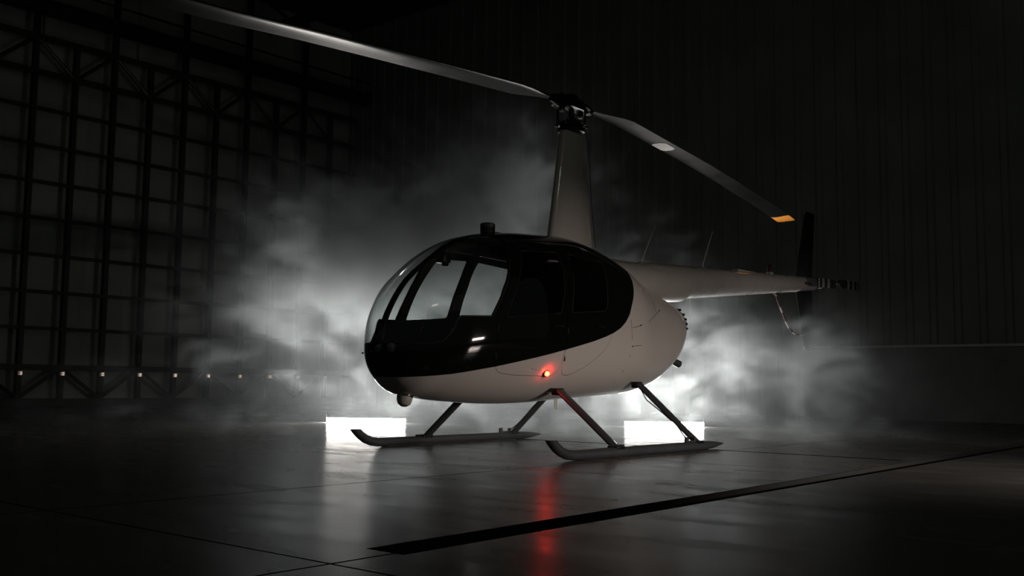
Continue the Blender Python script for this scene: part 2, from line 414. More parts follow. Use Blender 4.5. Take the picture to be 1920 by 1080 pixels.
def poly_smooth(poly, r=0.03, seg=4):
    out = []; n = len(poly)
    for i in range(n):
        p, q, s = Vector(poly[i-1]), Vector(poly[i]), Vector(poly[(i+1) % n])
        u, v = (p-q), (s-q); rr = min(r, u.length*0.45, v.length*0.45)
        a, c = q+u.normalized()*rr, q+v.normalized()*rr
        for k in range(seg+1):
            t = k/seg; out.append(tuple(a*(1-t)**2+q*2*t*(1-t)+c*t*t))
    return out
def offset_poly(poly, d):
    cx = sum(p[0] for p in poly)/len(poly); cz = sum(p[1] for p in poly)/len(poly); out = []
    n = len(poly)
    area_ = sum(poly[i][0]*poly[(i+1) % n][1]-poly[(i+1) % n][0]*poly[i][1] for i in range(n))
    sg = 1 if area_ > 0 else -1
    for i in range(n):
        p, q, s = Vector(poly[i-1]), Vector(poly[i]), Vector(poly[(i+1) % n])
        n1 = Vector(((q-p).y, -(q-p).x)).normalized()*sg; n2 = Vector(((s-q).y, -(s-q).x)).normalized()*sg
        nn = (n1+n2); nn = nn.normalized() if nn.length > 1e-5 else n1
        out.append((q.x+nn.x*d, q.y+nn.y*d))
    return out
WIN_F = poly_smooth([(-1.608, 1.098), (-1.518, 1.281), (-1.45, 1.41), (-1.38, 1.539), (-1.322, 1.668), (-0.885, 1.694), (-0.882, 1.547), (-0.93, 1.36), (-0.993, 1.164)])
WIN_R = poly_smooth([(-0.853, 1.177), (-0.815, 1.32), (-0.777, 1.458), (-0.752, 1.696), (-0.235, 1.672), (-0.272, 1.50), (-0.305, 1.29), (-0.345, 1.222)])
DOOR_F = poly_smooth([(-1.695, 1.08), (-1.685, 0.74), (-1.62, 0.665), (-1.45, 0.645), (-1.0, 0.64), (-0.93, 0.68), (-0.915, 1.17), (-0.87, 1.36), (-0.835, 1.53), (-0.825, 1.745), (-1.36, 1.735), (-1.44, 1.59), (-1.60, 1.27)], 0.05)
DOOR_R = poly_smooth([(-0.905, 1.17), (-0.92, 0.76), (-0.87, 0.66), (-0.76, 0.648), (-0.55, 0.735), (-0.36, 0.86), (-0.25, 0.98), (-0.235, 1.2), (-0.195, 1.47), (-0.165, 1.73), (-0.815, 1.745), (-0.825, 1.53), (-0.86, 1.36)], 0.05)
SHIELD = [(-2.7, 0.874), (-2.22, 0.874), (-2.13, 0.90), (-2.055, 0.99), (-2.03, 1.065), (-2.0, 1.09), (-1.735, 1.10), (-1.615, 1.297), (-1.525, 1.465),
          (-1.478, 1.605), (-1.43, 1.70), (-1.38, 1.78), (-1.32, 2.2), (-2.7, 2.2)]

heli = empty('helicopter', (0, 0, 0))
tag(heli, 'light four seat helicopter in white with a black upper cabin, standing on skids', 'helicopter')

def boolean(base_me, ops, name):
    o = bpy.data.objects.new('tmp', base_me.copy()); C.objects.link(o); tmp = []
    for kind, cme in ops:
        c = bpy.data.objects.new('cut', cme); C.objects.link(c); tmp.append(c)
        md = o.modifiers.new('b', 'BOOLEAN'); md.operation = kind; md.object = c; md.solver = 'EXACT'
    bpy.context.view_layer.update()
    dg = bpy.context.evaluated_depsgraph_get()
    me = bpy.data.meshes.new_from_object(o.evaluated_get(dg)); me.name = name
    for t in tmp+[o]: bpy.data.objects.remove(t)
    return me
def pm(poly, side=0):
    b = MB()
    if side == 0: b.prism(poly, -1.2, 1.2)
    elif side < 0: b.prism(poly, -1.2, -0.12)
    else: b.prism(poly, 0.12, 1.2)
    return b.mesh('prism')
outer = body_mesh('outer')
def shelled(t):
    o = bpy.data.objects.new('t', outer.copy()); o.data.materials.append(BODY); o.data.materials.append(CABIN); C.objects.link(o)
    md = o.modifiers.new('s', 'SOLIDIFY'); md.thickness = t; md.offset = -1; md.material_offset = 1; md.use_even_offset = True
    bpy.context.view_layer.update(); dg = bpy.context.evaluated_depsgraph_get()
    me = bpy.data.meshes.new_from_object(o.evaluated_get(dg)); bpy.data.objects.remove(o); return me
shell = shelled(0.022); thin = shelled(0.005)
big_s = offset_poly(SHIELD, 0.0)
fus = boolean(shell, [('DIFFERENCE', pm(big_s)), ('DIFFERENCE', pm(DOOR_F)), ('DIFFERENCE', pm(DOOR_R))], 'fuselage')
add_trim(fus)
fus_o = link('fuselage', fus, None, heli); fus_o['label'] = 'white belly and black upper cabin shell'
for side, nm in ((-1, 'port'), (1, 'starboard')):
    for dp, wp in ((DOOR_F, WIN_F), (DOOR_R, WIN_R)):
        dm = boolean(shell, [('INTERSECT', pm(offset_poly(dp, -0.003), side)), ('DIFFERENCE', pm(wp))], 'door')
        add_trim(dm); d_o = link('door', dm, None, heli)
        gm = boolean(thin, [('INTERSECT', pm(wp, side))], 'door_window')
        link('door_window', gm, GLASS, d_o)
        # dark rubber bead round the pane
        pts = [(x, side*(ysurf(x, z)-0.001), z) for x, z in wp]
        MB().tube(pts+[pts[0]], 0.005, 6, cap=False).build('window_seal', RUBBER, d_o)
        # latch handle near the rear sill
        hx = -1.06 if dp is DOOR_F else -0.46; hz = 1.055 if dp is DOOR_F else 1.08
        MB().tube([(hx-0.05, side*(ysurf(hx-0.05, hz)+0.012), hz), (hx+0.05, side*(ysurf(hx+0.05, hz)+0.012), hz)], 0.007, 8).build('door_handle', DARKM, d_o)
        MB().lathe([(0.007, 0), (0.007, 0.012), (0.003, 0.016)], (hx+0.07, side*ysurf(hx+0.07, hz), hz), (0, side, 0), 12).build('key_lock', STEEL, d_o)
        for kz in (0.80, 1.02):
            kx = (-1.685 if dp is DOOR_F else -0.905); 
            MB().tube([(kx, side*ysurf(kx, kz), kz-0.03), (kx, side*ysurf(kx, kz), kz+0.03)], 0.005, 8).build('hinge', RUBBER, d_o)
for side in (-1, 1):
    cutb = MB(); y0, y1 = (-1.2, -0.046) if side < 0 else (-0.044, 1.2)
    cutb.prism(offset_poly(SHIELD, -0.001), y0, y1)
    ws = boolean(thin, [('INTERSECT', cutb.mesh('c'))], 'windshield')
    o = link('windshield', ws, GLASS, heli); o['label'] = 'clear curved bubble windshield pane'
# centre post along the bubble, following the skin from nose edge to roof
def crown(x, y, inset=0.0):
    """top skin height at x,y"""
    T, B, W = sect(x); zc = B+(T-B)*0.42; t = min(0.9999, abs(y)/W)
    return zc+(T-zc)*(1-t**ET)**(1/ET)-inset
def strip(name, y0, y1, mat, parent, x_list, t=0.03, out=0.004):
    rs = []
    for k, x in enumerate(x_list):
        T, B, W = sect(x); T0 = sect(x+0.01)[0]; T1 = sect(max(x-0.01, -2.45))[0]
        tz = Vector((T0-T1, 0, -0.02)).normalized()*-1 if True else None
        n = Vector((-(T0-T1), 0, 0.02)).normalized()
        a = Vector((x, y0, crown(x, y0))); b = Vector((x, y1, crown(x, y1)))
        rs.append([a+n*out, b+n*out, b-n*t, a-n*t])
    m = MB(); m.rings(rs); return m.build(name, mat, parent)
xs_post = [-2.448, -2.43, -2.41, -2.38, -2.34, -2.30, -2.25, -2.2, -2.12, -2.04, -1.95, -1.85, -1.75, -1.65, -1.55, -1.45, -1.35]
strip('windshield_post', -0.068, -0.022, BLACK, heli, xs_post, 0.016)
# dark retaining strips round the windshield edge
for side in (-1, 1):
    pts = []
    for (ax, az), (bx_, bz) in zip(SHIELD[:12], SHIELD[1:12]):
        for k in range(5):
            x = ax+(bx_-ax)*k/5; z = az+(bz-az)*k/5
            if x < -2.43: continue
            T, B, W = sect(x)
            if z > T-0.01: continue
            pts.append((x, side*(ysurf(x, z)-0.002), z))
    MB().tube(pts, 0.007, 8).build('windshield_frame', RUBBER, heli)

# cabin interior
b = MB(); b.rings([section_ring(-0.16, 64, 0.024), section_ring(-0.12, 64, 0.024)]); b.build('firewall', CABIN, heli)
b = MB(); b.rings([[(x, k*(ysurf(x, 0.60)-0.04), z) for k, z in ((-1, 0.60), (1, 0.60), (1, 0.62), (-1, 0.62))] for x in (-2.15, -1.9, -1.5, -1.0, -0.5, -0.2)]); b.build('cabin_floor', CABIN, heli, False)
for (x, top) in ((-1.05, 1.09), (-0.28, 1.14)):
    for s in (-1, 1):
        st = MB(); st.box(x-0.46, x+0.02, s*0.27-0.21, s*0.27+0.21, 0.63, 0.82, 0.04); seat = st.build('seat', LEATHER, heli)
        MB().box(x-0.03, x+0.07, s*0.27-0.20, s*0.27+0.20, 0.80, top, 0.04).build('seat_back', LEATHER, seat)
pan = MB(); pan.prism(poly_smooth([(-2.10, 0.62), (-1.78, 0.62), (-1.80, 0.98), (-1.86, 1.075), (-2.10, 1.07), (-2.16, 0.98)], 0.03), -0.17, 0.17)
pnl = pan.build('instrument_console', CABIN, heli)
for (y, z, r) in ((-0.09, 0.98, 0.035), (0.0, 0.98, 0.035), (0.09, 0.98, 0.035), (-0.05, 0.89, 0.035), (0.05, 0.89, 0.035)):
    MB().lathe([(r, 0), (r, 0.01), (r*0.8, 0.012)], (-1.80, y, z), (1, 0, 0.1), 16).build('gauge', DARKM, pnl)
MB().tube([(-1.55, 0, 0.63), (-1.62, 0, 0.75), (-1.50, 0, 0.93)], 0.012, 10).build('cyclic_stick', DARKM, heli)
MB().tube([(-1.50, -0.32, 0.92), (-1.50, 0.30, 0.92)], 0.011, 10).build('cyclic_grip_bar', DARKM, heli)
cp = MB(); cp.box(-1.775, -1.69, -0.05, 0.045, 1.555, 1.635, 0.012); cpo = cp.build('compass', DARKM, heli)
MB().lathe([(0.028, 0), (0.03, 0.015), (0.02, 0.03)], (-1.73, -0.02, 1.558), (0, 0, -1), 16).build('compass_bowl', BLACK, cpo)
MB().box(-1.745, -1.72, -0.015, 0.015, 1.62, 1.70).build('compass_bracket', DARKM, cpo)

# roof vent, landing lamps, nose camera, little details of the skin
zr = crown(-1.17, 0)
rv = MB().lathe([(0.064, -0.03), (0.064, 0.075), (0.060, 0.085), (0.05, 0.088)], (-1.19, 0, zr), (0, 0, 1), 28).build('roof_vent', DARKM, heli)
MB().lathe([(0.0655, 0.050), (0.0655, 0.078)], (-1.19, 0, zr), (0, 0, 1), 28).build('vent_collar', GEAR, rv)
MB().box(-1.12, -0.98, -0.05, 0.05, zr-0.012, zr+0.018, 0.006).build('vent_flange', BLACK, rv)
for (y, z) in ((-0.025, 0.842), (-0.135, 0.842)):
    x = -2.40
    while ysurf(x, z) > abs(y)+0.004 and x > -2.449: x -= 0.002
    if ysurf(x, z) < abs(y): x += 0.004
    n = Vector((-1, -0.35 if y < -0.1 else -0.08, -0.1)).normalized()
    ll = MB().lathe([(0.046, -0.02), (0.046, 0.006), (0.040, 0.009), (0.038, 0.004)], (x, y, z), n, 28).build('landing_light', BLACK, heli)
    MB().lathe([(0.037, -0.01), (0.037, 0.005), (0.02, 0.010), (0.001, 0.011)], (x, y, z), n, 28).build('lamp_lens', LENSG, ll)
nc = MB().lathe([(0.0, -0.062), (0.030, -0.060), (0.05, -0.045), (0.060, -0.02), (0.062, 0.02), (0.062, 0.055), (0.05, 0.06)], (-2.135, 0.0, 0.455), (0.3, 0.2, 1), 28).build('belly_camera', ANT, heli)
MB().lathe([(0.0635, 0.0), (0.0635, 0.045)], (-2.135, 0.0, 0.455), (0.3, 0.2, 1), 28).build('camera_collar', STEEL, nc)
MB().lathe([(0.006, 0), (0.006, 0.012)], (-2.44, 0.15, 0.80), (-1, 0.3, 0), 10).build('pitot_tube', DARKM, heli)

# red position lamp low on the port side
lx, lz = -1.075, 0.668; ly = -ysurf(lx, lz)
nl = MB().lathe([(0.034, -0.004), (0.034, 0.006), (0.027, 0.010), (0.025, 0.008)], (lx, ly, lz), (0, -1, -0.35), 24).build('position_lamp', DARKM, heli)
lens = MB().lathe([(0.021, 0.0), (0.0225, 0.012), (0.019, 0.026), (0.010, 0.034), (0.001, 0.036)], (lx, ly, lz), (0, -1, -0.35), 20).build('lamp_lens', REDL, nl)
lens['label'] = 'glowing red lamp lens'
MB().lathe([(0.012, 0.030), (0.015, 0.036), (0.010, 0.042), (0.001, 0.044)], (lx, ly, lz), (-0.55, -1, -0.1), 16).build('bulb', BULB, nl)
# rows of rivets and access panel seams on the white side
def seam(pts, r=0.0022, name='panel_seam'):
    P = [(x, -(ysurf(x, z)+0.0002), z) for x, z in pts]
    MB().tube(P, r, 5).build(name, RUBBER, heli)
seam([(0.10, 1.17), (0.12, 1.0), (0.12, 0.84), (0.10, 0.70), (0.07, 0.60)])
seam([(0.13, 0.93), (0.30, 0.945)]); seam([(0.13, 1.10), (0.30, 1.13), (0.50, 1.18), (0.70, 1.25), (0.90, 1.32)])
seam([(0.68, 1.46), (0.74, 1.36), (0.75, 1.29)])
for (x, z) in ((0.13, 0.93), (0.28, 1.13), (0.86, 1.31)):
    MB().lathe([(0.007, 0), (0.007, 0.003)], (x, -ysurf(x, z), z), (0, -1, 0), 10).build('fastener', DARKM, heli)
for k in range(5):
    x, z = -1.26+0.045*k, 0.70-0.004*k
    MB().lathe([(0.004, 0), (0.004, 0.002)], (x, -ysurf(x, z), z), (0, -1, -0.3), 8).build('fastener', STEEL, heli)
# cooling louvres at the back of the engine cowl, exhaust stub, belly antenna
for k in range(5):
    z = 1.16+0.05*k; x = 1.62
    y = -(ysurf(x, z))
    MB().box(x-0.05, x+0.03, y-0.004, y+0.02, z, z+0.022, 0.003).build('louvre', DARKM, heli)
ex = MB().tube([(1.45, -0.14, 0.86), (1.58, -0.17, 0.83), (1.66, -0.19, 0.80)], 0.038, 16).build('exhaust_stub', GEAR, heli)
MB().tube([(-0.60, -0.30, 0.45), (-0.60, -0.30, 0.36)], [0.025, 0.014], 10, squash=((0, 1, 0), 0.3)).build('belly_antenna', ANT, heli)
MB().tube([(1.10, -0.02, 1.72), (1.16, 0.0, 1.80)], 0.02, 8).build('cowl_latch', DARKM, heli)
# cowling fairing rising behind the cabin to the boom
rs = []
for x, zc_, ry, rz_ in ((0.20, 1.60, 0.30, 0.22), (0.5, 1.61, 0.27, 0.215), (0.85, 1.625, 0.245, 0.205), (1.2, 1.64, 0.225, 0.20), (1.6, 1.66, 0.21, 0.20), (1.95, 1.685, 0.20, 0.197)):
    rs.append([(x, ry*math.cos(2*math.pi*k/40), zc_+rz_*math.sin(2*math.pi*k/40)) for k in range(40)])
MB().rings(rs).build('engine_cowling', WHITE, heli)

# mast fairing, mast, swashplate, rotor hub
rs = []
for z, xc, c, wd in ((1.70, -0.005, 0.36, 0.13), (1.9, -0.0, 0.345, 0.115), (2.2, 0.005, 0.295, 0.105), (2.6, 0.02, 0.245, 0.09), (2.93, 0.03, 0.200, 0.085), (2.985, 0.03, 0.185, 0.080)):
    rs.append([(xc+c*math.cos(2*math.pi*k/40), wd*math.sin(2*math.pi*k/40)*(1.0 if math.cos(2*math.pi*k/40) < 0 else 1-0.35*math.cos(2*math.pi*k/40)), z) for k in range(40)])
mf = MB().rings(rs).build('mast_fairing', WHITE, heli)
MB().tube([(0.30, -0.075, 1.9), (0.245, -0.065, 2.35), (0.20, -0.055, 2.93)], 0.003, 5).build('fairing_seam', RUBBER, mf)
mast = MB().lathe([(0.028, 2.9), (0.028, 3.34), (0.02, 3.36)], (0, 0, 0), (0, 0, 1), 20).build('rotor_mast', DARKM, heli)
sw = MB().lathe([(0.05, 2.97), (0.13, 2.985), (0.135, 3.02), (0.10, 3.03), (0.125, 3.045), (0.13, 3.08), (0.07, 3.10), (0.04, 3.13)], (0, 0, 0), (0, 0, 1), 28).build('swashplate', DARKM, heli)
for a in range(6):
    th = a*math.pi/3+0.3
    MB().lathe([(0.014, 0), (0.014, 0.03), (0.008, 0.035)], (0.13*math.cos(th), 0.13*math.sin(th), 3.05), (math.cos(th), math.sin(th), 0), 10).build('swashplate_bolt', STEEL, sw)
PSI = math.radians(2.5)
hub = empty('main_rotor', (0, 0, 3.262), PSI)
hub.parent = heli
def HB(): return MB()
hb = HB(); hb.box(-0.17, 0.17, -0.075, 0.075, -0.045, 0.035, 0.02); hb.box(-0.06, 0.06, -0.05, 0.05, 0.02, 0.10, 0.02)
hb.lathe([(0.03, -0.085), (0.03, 0.085)], (0, 0, 0.02), (0, 1, 0), 18); hb.build('rotor_hub', DARKM, hub)
for s in (-1, 1):
    gp = HB(); gp.tube([(s*0.12, 0, -0.002), (s*0.22, 0, -0.002), (s*0.33, 0, 0.0)], [0.052, 0.058, 0.035], 16)
    gp.lathe([(0.03, -0.085), (0.03, 0.075), (0.02, 0.08)], (s*0.16, 0, 0), (0, 0, 1), 16)
    gp.build('blade_grip', DARKM, hub)
    MB().lathe([(0.024, -0.012), (0.024, 0.012)], (s*0.16, 0, -0.09), (0, 0, 1), 16).build('hinge_bolt', STEEL, hub)
    # pitch horn and link down to the swashplate
    HB().tube([(s*0.22, -s*0.03, -0.01), (s*0.17, -s*0.10, -0.02), (s*0.05, -s*0.125, -0.02)], 0.016, 10).build('pitch_horn', DARKM, hub)
    HB().tube([(s*0.05, -s*0.125, -0.21), (s*0.05, -s*0.125, 0.0)], 0.011, 10).build('pitch_link', DARKM, hub)
    HB().lathe([(0.017, 0), (0.017, 0.03)], (s*0.23, -s*0.05, -0.045), (0, 0, 1), 14).build('grip_end', STEEL, hub)
def droop(r, s=1):
    if s < 0: return float(np.interp(r, [0.0, 0.38, 0.86, 1.7, 2.5, 3.2, 3.93, 4.48, 5.03], [0, 0.0, -0.02, -0.085, -0.15, -0.21, -0.285, -0.325, -0.35]))
    xs_ = [0.0, 0.38, 0.86, 1.7, 2.5, 3.2, 3.6, 3.93, 4.48, 5.03]; zs = [0, 0.0, 0.0, -0.075, -0.145, -0.22, -0.275, -0.31, -0.375, -0.465]
    return float(np.interp(r, xs_, zs))
AF = [(0.0, 0.0), (0.012, 0.022), (0.05, 0.042), (0.12, 0.056), (0.25, 0.062), (0.4, 0.058), (0.6, 0.042), (0.8, 0.022), (1.0, 0.003)]
def blade_ring(r, s, chord, thick, pitch):
    """airfoil ring at radius r on side s (+1 aft blade, -1 forward blade); leading edge leads anticlockwise"""
    lead = 1.0 if s > 0 else -1.0
    up_ = [(c, t) for c, t in AF]; lo = [(c, -t*0.85) for c, t in reversed(AF[1:-1])]
    ring = []
    for c, t in up_+[(1.0, -0.003)]+lo:
        y = (0.25-c)*chord; z = t*chord*thick
        y2 = y*math.cos(pitch)-z*math.sin(pitch); z2 = y*math.sin(pitch)+z*math.cos(pitch)
        ring.append((s*r, lead*y2, droop(r, s)+z2))
    return ring
for s in (1, -1):
    rs = []
    R1 = 4.80
    for r in [0.33, 0.42, 0.55, 0.7, 0.86]+[0.86+(R1-0.86)*k/24 for k in range(1, 25)]:
        k = min(1, (r-0.30)/0.5); k = k*k*(3-2*k)
        rs.append(blade_ring(r, s, 0.075+0.179*k, 1.0+0.9*(1-k), math.radians(5.5-1.1*r)))
    bl_ = MB().rings(rs).build('rotor_blade', BLADE, hub); 
    rs = [blade_ring(r, s, 0.254, 1.0, math.radians(5.5-1.1*r)) for r in (4.80, 4.9, 4.97)]+[blade_ring(5.03, s, 0.246, 0.5, 0)]
    to = MB().rings(rs).build('blade_tip', AMBER, bl_); to['label'] = 'orange painted blade tip'
    # pale patch on the underside near the leading edge
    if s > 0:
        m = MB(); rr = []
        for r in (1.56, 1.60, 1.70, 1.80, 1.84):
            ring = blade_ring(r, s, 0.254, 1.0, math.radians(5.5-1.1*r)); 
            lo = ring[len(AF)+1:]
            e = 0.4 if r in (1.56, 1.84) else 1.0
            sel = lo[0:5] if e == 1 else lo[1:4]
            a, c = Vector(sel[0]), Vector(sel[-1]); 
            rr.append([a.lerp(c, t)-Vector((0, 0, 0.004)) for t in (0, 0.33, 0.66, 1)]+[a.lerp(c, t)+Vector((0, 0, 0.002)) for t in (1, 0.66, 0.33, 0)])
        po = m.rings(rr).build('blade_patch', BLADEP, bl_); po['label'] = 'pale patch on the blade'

# tail boom, fin, stabiliser, tail rotor
def bc(x): # centre height and radius of the boom
    t = (x-1.3)/(5.45-1.3); return 1.655+t*0.315, 0.205-0.115*t
rs = []
for k in range(28):
    x = 1.2+(5.45-1.2)*k/27; zc_, r = bc(x)
    rs.append([(x, r*math.cos(2*math.pi*q/32), zc_+r*math.sin(2*math.pi*q/32)) for q in range(32)])
boom = MB().rings(rs).build('tail_boom', WHITE, heli)
for x in (2.2, 3.1, 4.0, 4.9):
    zc_, r = bc(x)
    MB().lathe([(r+0.0012, -0.006), (r+0.0012, 0.006)], (x, 0, zc_), (1, 0, 0.075), 32).build('boom_seam', WHITE, boom)
gb = MB().lathe([(0.093, 0), (0.098, 0.01), (0.098, 0.03), (0.088, 0.05), (0.075, 0.10), (0.05, 0.2), (0.045, 0.30), (0.02, 0.34)], (5.44, 0, 1.968), (1, 0, 0.03), 28).build('tail_gearbox', ANT, heli)
MB().lathe([(0.101, 0.0), (0.101, 0.02)], (5.44, 0, 1.968), (1, 0, 0), 28).build('boom_collar', STEEL, gb)
MB().box(5.0, 5.22, -0.105, -0.090, 1.925, 1.965, 0.004).build('reflector_label', STRR, boom)
def fin(poly, name):
    rs = []
    for (z, xl, xt, th) in poly:
        ring = []
        for c, t in AF: ring.append((xl+(xt-xl)*c, t*th*(xt-xl), z))
        for c, t in reversed(AF[1:-1]): ring.append((xl+(xt-xl)*c, -t*th*(xt-xl), z))
        rs.append(ring)
    return MB().rings(rs).build(name, FIN, heli)
fin([(1.98, 4.94, 5.46, 0.9), (2.3, 5.05, 5.49, 0.9), (2.88, 5.25, 5.57, 0.9), (2.945, 5.31, 5.575, 0.5)], 'upper_fin')
fin([(1.98, 4.91, 5.46, 0.9), (1.6, 5.02, 5.46, 0.9), (1.12, 5.18, 5.46, 0.9), (1.06, 5.24, 5.44, 0.5)], 'lower_fin')
rs = []
for y in (0.05, 0.5, 0.95, 1.0):
    c0 = 0.36 if y < 0.98 else 0.28
    ring = [(4.98+c0*c, y, 1.93+t*0.36) for c, t in AF]+[(4.98+c0*c, y, 1.93-t*0.36) for c, t in reversed(AF[1:-1])]
    rs.append(ring)
MB().rings(rs).build('horizontal_stabiliser', WHITE, heli)
# striped guard curving down under the boom
G = [(4.36, 1.756), (4.404, 1.677), (4.47, 1.60), (4.538, 1.53), (4.628, 1.423), (4.70, 1.36), (4.766, 1.319), (4.85, 1.28), (4.93, 1.262), (5.06, 1.26), (5.20, 1.267)]
GD = []
for (ax, az), (bx_, bz) in zip(G, G[1:]):
    for k in range(3): GD.append((ax+(bx_-ax)*k/3, 0, az+(bz-az)*k/3))
GD.append((5.20, 0, 1.267))
guard = MB().tube(GD, 0.0125, 10).build('tail_guard', STRW, heli)
cuts = [(1, 6), (9, 12), (16, 20), (23, 26)]
for a, c in cuts: MB().tube(GD[a:c+1], 0.0132, 10).build('guard_stripe', STRR, guard)
MB().box(4.32, 4.42, -0.02, 0.02, 1.74, 1.78, 0.005).build('guard_bracket', STEEL, guard)
tr_ = empty('tail_rotor', (5.78, -0.21, 1.995)); tr_.parent = heli
MB().lathe([(0.02, -0.20), (0.02, 0.03), (0.05, 0.035), (0.045, 0.06), (0.02, 0.065)], (0, 0, 0), (0, -1, 0), 18).build('tail_rotor_hub', DARKM, tr_)
for s in (-1, 1):
    TA = math.radians(1.5)
    def tb(r0, r1, mat, nm, par, c=0.118):
        rs = []
        for r in (r0, r1):
            zc_ = r*math.sin(TA)*s + (0.0 if s < 0 else 0.02)
            ring = [(s*r, -0.03+t*0.11*0.6, zc_+(0.3-q)*c*1.0) for q, t in AF]+[(s*r, -0.03-t*0.11*0.6, zc_+(0.3-q)*c) for q, t in reversed(AF[1:-1])]
            rs.append(ring)
        return MB().rings(rs).build(nm, mat, par)
    base = tb(0.10, 0.70, FIN, 'tail_rotor_blade', tr_)
    for (r0, r1) in ((0.30, 0.38), (0.47, 0.55), (0.62, 0.67)):
        tb(r0, r1, STRW, 'blade_stripe', base, 0.119)
# antennas and beacon on the boom
for (xa, za, xt, zt_) in ((1.213, 1.84, 1.504, 2.281), (2.483, 1.915, 2.735, 2.362)):
    an = MB().tube([(xa, 0, za-0.02), (xa+(xt-xa)*0.15, 0, za+(zt_-za)*0.15), (xt, 0, zt_)], [0.022, 0.010, 0.004], 10, squash=((0, 1, 0), 0.6)).build('whip_antenna', ANT, heli)
    MB().lathe([(0.05, -0.02), (0.045, 0.0), (0.025, 0.012)], (xa, 0, za), (0, 0, 1), 16).build('antenna_base', ANT, an)
zb_, rb_ = bc(4.19)
bk = MB().lathe([(0.045, -0.03), (0.045, 0.012), (0.035, 0.02)], (4.19, 0, zb_+rb_), (0, 0, 1), 20).build('beacon', ANT, heli)
MB().lathe([(0.032, 0.0), (0.034, 0.03), (0.024, 0.08), (0.008, 0.10), (0.001, 0.102)], (4.19, 0, zb_+rb_+0.02), (0, 0, 1), 20).build('beacon_lens', STRR, bk)
MB().box(3.25, 3.75, -0.05, 0.02, bc(3.5)[0]+bc(3.5)[1]-0.02, bc(3.5)[0]+bc(3.5)[1]+0.004).build('boom_blade_fence', WHITE, heli)

# landing gear
for s in (-1, 1):
    y = s*1.09; R = 0.040
    pts = [(-1.70, y, 0.185), (-1.665, y, 0.150), (-1.62, y, 0.112), (-1.56, y, 0.076), (-1.49, y, 0.052), (-1.42, y, 0.0425), (-1.36, y, 0.040)]
    pts += [(-1.36+(0.62+1.36)*k/8, y, 0.040) for k in range(1, 9)]+[(0.75, y, 0.041), (0.93, y, 0.045)]
    rad = [R]*(len(pts)-2)+[0.032, 0.006]
    m = MB(); m.tube(pts, rad, 20, cap=True)
    # cut the front end level
    geom = m.bm.verts[:]+m.bm.edges[:]+m.bm.faces[:]
    res = bmesh.ops.bisect_plane(m.bm, geom=geom, plane_co=(0, 0, 0.163), plane_no=(0, 0, 1), clear_outer=True)
    ed = [e for e in res['geom_cut'] if isinstance(e, bmesh.types.BMEdge)]
    bmesh.ops.contextual_create(m.bm, geom=ed)
    sk = m.build('skid', GEAR, heli)
    MB().tube([(-0.93, y, 0.083), (-0.72, y, 0.083)], 0.012, 8).build('saddle', DARKM, sk)
    MB().box(0.26, 0.30, y-0.012, y+0.012, 0.07, 0.125, 0.004).build('wheel_lug', GEAR, sk)
    MB().box(0.30, 0.42, y-0.010, y+0.010, 0.078, 0.092, 0.002).build('wheel_lug_bar', GEAR, sk)
    MB().box(0.40, 0.43, y-0.012, y+0.012, 0.07, 0.12, 0.004).build('wheel_lug', GEAR, sk)
    MB().box(-1.30, 0.5, y-0.02, y+0.02, 0.0, 0.006).build('wear_shoe', STEEL, sk)
    for (x, yi, zt_) in ((-0.81, 0.52, 0.515), (0.47, 0.49, 0.58)):
        xt = x-0.01 if x < 0 else 0.44
        p0 = Vector((xt, s*yi, zt_)); p1 = Vector((x, y, 0.065))
        st = MB().tube([p0, p0.lerp(p1, 0.05), p0.lerp(p1, 0.5), p0.lerp(p1, 0.95), p1], [0.054, 0.050, 0.049, 0.048, 0.052], 18, squash=((0, s*0.6, 1), 0.48)).build('strut', GEAR, heli)
        MB().box(xt-0.05, xt+0.045, s*(yi-0.03)-0.04, s*(yi-0.03)+0.035, zt_-0.03, zt_+0.03, 0.012).build('strut_root_fitting', DARKM, st)
        MB().box(x-0.05, x+0.07, y-0.035, y+0.035, 0.06, 0.085, 0.008).build('strut_foot', DARKM, st)
    cb = [Vector((0.40, s*(0.53), 0.54)), Vector((0.36, s*0.62, 0.44)), Vector((0.38, s*0.76, 0.34)), Vector((0.42, s*0.9, 0.22)), Vector((0.36, s*1.04, 0.10))]
    MB().tube(cb, 0.005, 6).build('brake_cable', DARKM, heli)

# rotor pieces hang directly on the helicopter
bpy.context.view_layer.update()
for e in (hub, tr_):
    for ch in list(e.children):
        m_ = ch.matrix_world.copy(); ch.parent = heli; ch.matrix_parent_inverse = Matrix.Identity(4); ch.matrix_basis = m_
    bpy.data.objects.remove(e)

# ------------------------------------------------------------------ LED tubes on the floor behind
def led(name, a, c, label):
    a, c = Vector((*a, 0)), Vector((*c, 0)); mid = (a+c)/2; ln = (c-a).length
    ang = math.atan2((c-a).y, (c-a).x)
    root = empty(name, mid, ang); tag(root, label, 'light fixture', 'light bars on the floor')
    MB().rings([[(x, -0.036, 0.0), (x, 0.05, 0.0), (x, 0.05, 0.105), (x, 0.011, 0.105), (x, -0.034, 0.009)] for x in (-ln/2, ln/2)]).build('housing', DARKM, root)   # back side
    bm = bmesh.new(); vs = [bm.verts.new(p) for p in ((-ln/2+0.01, -0.036, 0.010), (ln/2-0.01, -0.036, 0.010), (ln/2-0.01, 0.008, 0.095), (-ln/2+0.01, 0.008, 0.095))]
    bm.faces.new(vs); me = bpy.data.meshes.new('diffuser'); bm.to_mesh(me); bm.free()
    o = link('diffuser', me, LED, root, False); o['label'] = 'glowing white diffuser'
    for s in (-1, 1): MB().box(s*ln/2-0.008, s*ln/2+0.008, -0.04, 0.05, 0.0, 0.108, 0.003).build('end_cap', DARKM, root)
    return root
LED.node_tree.nodes['Principled BSDF'].inputs['Emission Strength'].default_value = PANEL_POWER
